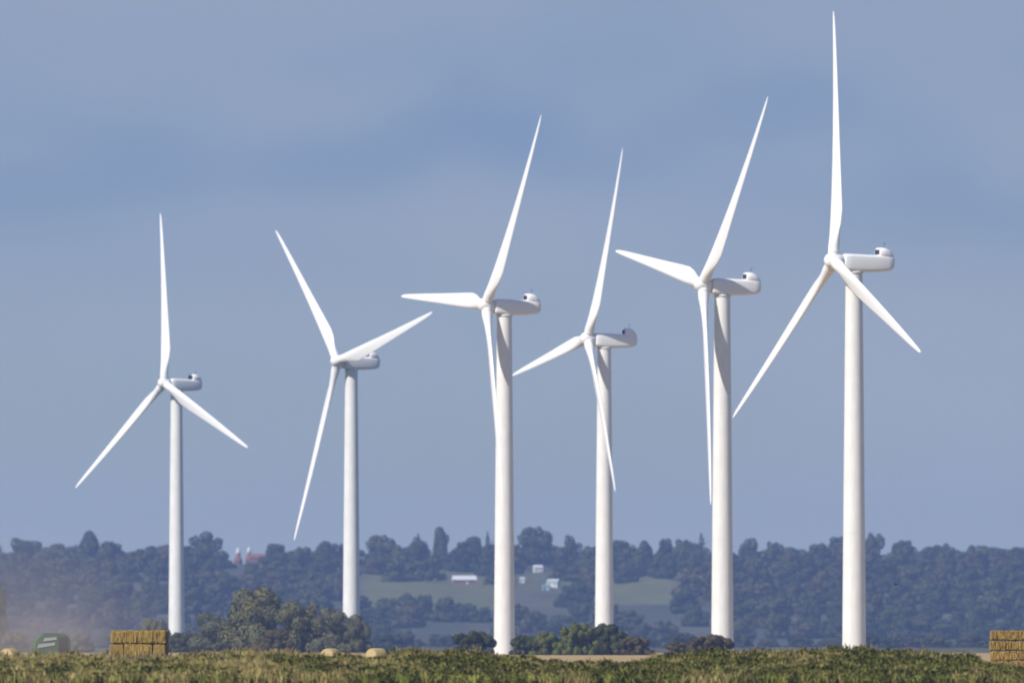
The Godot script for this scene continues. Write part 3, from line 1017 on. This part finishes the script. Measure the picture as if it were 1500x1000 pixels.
# ---------------------------------------------------------------- weedy bank in the foreground
func make_bank() -> void:
	var soil := matte(Color.WHITE)
	soil.vertex_color_use_as_albedo = true
	structure("grass_bank", sheet(-55, 55, 220, BANK_FRONT - 20.0, BANK_BACK, 60, func(x, d): return bank_height(x, d), func(x, d): return Color(0.17, 0.165, 0.055).lerp(Color(0.25, 0.21, 0.08), noise.get_noise_2d(x * 30.0, d * 8.0) * 0.5 + 0.5)), soil)
	var grass := leaf_material(1, 1, 1)
	grass.backlight = lin(0.12, 0.12, 0.07)
	var dry := func(x: float, d: float) -> float:
		# straw-coloured on the left, greener to the right
		var px := x / d * F + 750.0
		var n := noise.get_noise_2d(x * 14.0, d * 5.0)
		var left := 1.0 - smoothstep(250.0, 760.0, px)
		var high := smoothstep(BANK_FRONT + 16.0, BANK_TOP, d)
		return clampf(0.1 + 0.4 * left + 0.2 * high * (0.3 + left) + n * 0.75, 0.0, 1.0)
	var straw_tint := func(_x: float, _d: float, r: RandomNumberGenerator) -> Color:
		return Color(0.46, 0.36, 0.15).lerp(Color(0.32, 0.27, 0.09), r.randf()) * r.randf_range(0.75, 1.15)
	var green_tint := func(x: float, d: float, r: RandomNumberGenerator) -> Color:
		var k := clampf(noise.get_noise_2d(x * 9.0 + 70.0, d * 4.0) * 1.1 + 0.5, 0, 1)
		return Color(0.165, 0.215, 0.04).lerp(Color(0.27, 0.3, 0.055), k).lerp(Color(0.34, 0.27, 0.07), r.randf() * 0.35) * r.randf_range(0.8, 1.15)
	cover("dry_grass", "straw-coloured dry grass over the foreground bank", "grass", tuft(301, 16, 0.5, 0.3, 0.02), grass, 30000, 31, straw_tint, func(x, d): return 0.06 + dry.call(x, d))
	cover("green_grass", "rank green grass over the foreground bank", "grass", tuft(302, 16, 0.46, 0.3, 0.022), grass, 26000, 32, green_tint, func(x, d): return 1.05 - dry.call(x, d))
	cover("leafy_weeds", "leafy green weeds over the foreground bank", "weeds", leafy(303, 34, 0.5, 0.26, 0.13), grass, 20000, 33, green_tint, func(x, d): return maxf(0.04, 0.9 - 1.2 * dry.call(x, d)))
	var stalk := matte(lin(0.2, 0.16, 0.07), 0.9)
	stalk.vertex_color_use_as_albedo = true
	cover("seed_stalks", "thin brown seeding stalks along the top of the bank", "weeds", seed_stalk(304, 4, 0.62, 0.25), stalk, 800, 34, func(_x, _d, r): return Color(1, 1, 1) * r.randf_range(0.7, 1.3), func(x, d): return smoothstep(BANK_FRONT + 20.0, BANK_TOP, d) * (0.25 + dry.call(x, d)))
	# taller clumps that stand up from the bank
	var nettle := leaf_material(0.12, 0.15, 0.04)
	var ragged := leaf_material(0.17, 0.185, 0.05)
	var clumps := [
		[1232, 951, 70, 0, "tallest dark green weed clump at the foot of the rightmost tower"], [1268, 954, 40, 1, "small green weed clump right of the rightmost tower's foot"], [1335, 955, 44, 0, "pointed green weed clump, first right of the rightmost tower"],
		[1365, 956, 36, 1, "green weed clump midway between the rightmost tower and the right stack"], [1412, 957, 46, 0, "green weed clump nearest the left side of the right straw stack"],
		[1030, 955, 60, 1, "yellow-green weed clump in front of the brown bush at the fifth tower"], [1068, 957, 44, 0, "darker green weed clump under the fifth tower"],
		[628, 954, 42, 1, "upright yellow-green weed clump left of the round dark bush"], [600, 958, 46, 0, "green weed clump just right of the pale round bales"], [666, 959, 36, 1, "green weed clump at the left foot of the round dark bush"], [1190, 958, 44, 1, "low green weed clump left of the rightmost tower's foot"]]
	for c in clumps:
		var d := BANK_TOP + rng.randf_range(-3, 3)
		var x: float = (c[0] - 750.0) / F * d
		var base := bank_height(x, d) - 0.05
		var h: float = EYE - (c[1] - HORIZON) / F * d - base
		var t := thing("weed_clump", c[4], "weeds", Vector3(x, base, -d), rng.randf() * TAU, "tall weed clumps on the bank")
		var m := part("leaves", leafy(320 + int(c[0]) % 50, 260, 1.0, 0.5, 0.1), nettle if c[3] == 0 else ragged, t)
		m.scale = Vector3(c[2] / F * d, h, c[2] / F * d)
		var s := part("stalks", seed_stalk(340 + int(c[0]) % 50, 7, h * 1.12, 0.7), stalk, t)
		s.set_meta("kind", "stuff")

# ---------------------------------------------------------------- bird
func make_bird() -> void:
	var black := matte(lin(0.02, 0.02, 0.022), 0.7)
	var st := SurfaceTool.new()
	var body := []
	for s in [[-0.24, 0.02, 0.0], [-0.18, 0.045, 0.0], [-0.05, 0.075, 0.0], [0.08, 0.07, 0.01], [0.15, 0.045, 0.03], [0.2, 0.045, 0.04], [0.24, 0.02, 0.035], [0.29, 0.006, 0.03]]:
		var ring := []
		for j in 10:
			var a := -TAU * j / 10
			ring.append(Vector3(s[0], s[2] + sin(a) * s[1], cos(a) * s[1]))
		body.append(ring)
	st.append_from(loft(body), 0, Transform3D.IDENTITY)
	for e in [-1.0, 1.0]:
		var wing := []
		for s in [[0.03, 0.1, 0.02], [0.2, 0.105, 0.09], [0.36, 0.08, 0.12], [0.48, 0.03, 0.1]]:
			wing.append([Vector3(0.02 - s[1], s[2], e * s[0]), Vector3(0.02, s[2] + 0.012, e * s[0]), Vector3(0.04 + s[1] * 0.5, s[2], e * s[0]), Vector3(0.02, s[2] - 0.008, e * s[0])])
		st.append_from(loft(wing), 0, Transform3D.IDENTITY)
	st.append_from(loft([[Vector3(-0.2, 0.0, -0.03), Vector3(-0.2, 0.012, 0.0), Vector3(-0.2, 0.0, 0.03)], [Vector3(-0.36, 0.0, -0.07), Vector3(-0.36, 0.01, 0.0), Vector3(-0.36, 0.0, 0.07)]]), 0, Transform3D.IDENTITY)
	var o := part("flying_bird", st.commit(), black, self, spot(1313, 856, 2300))
	o.rotation = Vector3(0.2, 0.5, 0.1)
	tag(o, "tiny dark bird flying in front of the hillside at the right", "bird")

# ---------------------------------------------------------------- dust raised by the machine
func make_dust() -> void:
	for b in [[55, 945, 1824, 15, 6, 9, 0.02], [85, 905, 1830, 22, 13, 14, 0.006], [-10, 885, 1832, 22, 15, 12, 0.008], [165, 930, 1850, 18, 8, 12, 0.004], [20, 930, 1845, 20, 8, 12, 0.01]]:
		# each puff thins out towards its rim
		for k in 4:
			var f := FogVolume.new()
			f.name = numbered("dust")
			f.shape = RenderingServer.FOG_VOLUME_SHAPE_ELLIPSOID
			f.size = Vector3(b[3], b[4], b[5]) * [1.0, 0.82, 0.62, 0.42][k]
			f.position = spot(b[0], b[1], b[2]) + Vector3(0.3 * k, 0.15 * k, 0.02 * k)
			var m := FogMaterial.new()
			m.density = b[6] * 0.55
			m.albedo = lin(0.85, 0.7, 0.58)
			f.material = m
			add_child(f)
			tag(f, "thin brown dust drifting around the green farm machine", "dust", "dust cloud at the left edge", "stuff")
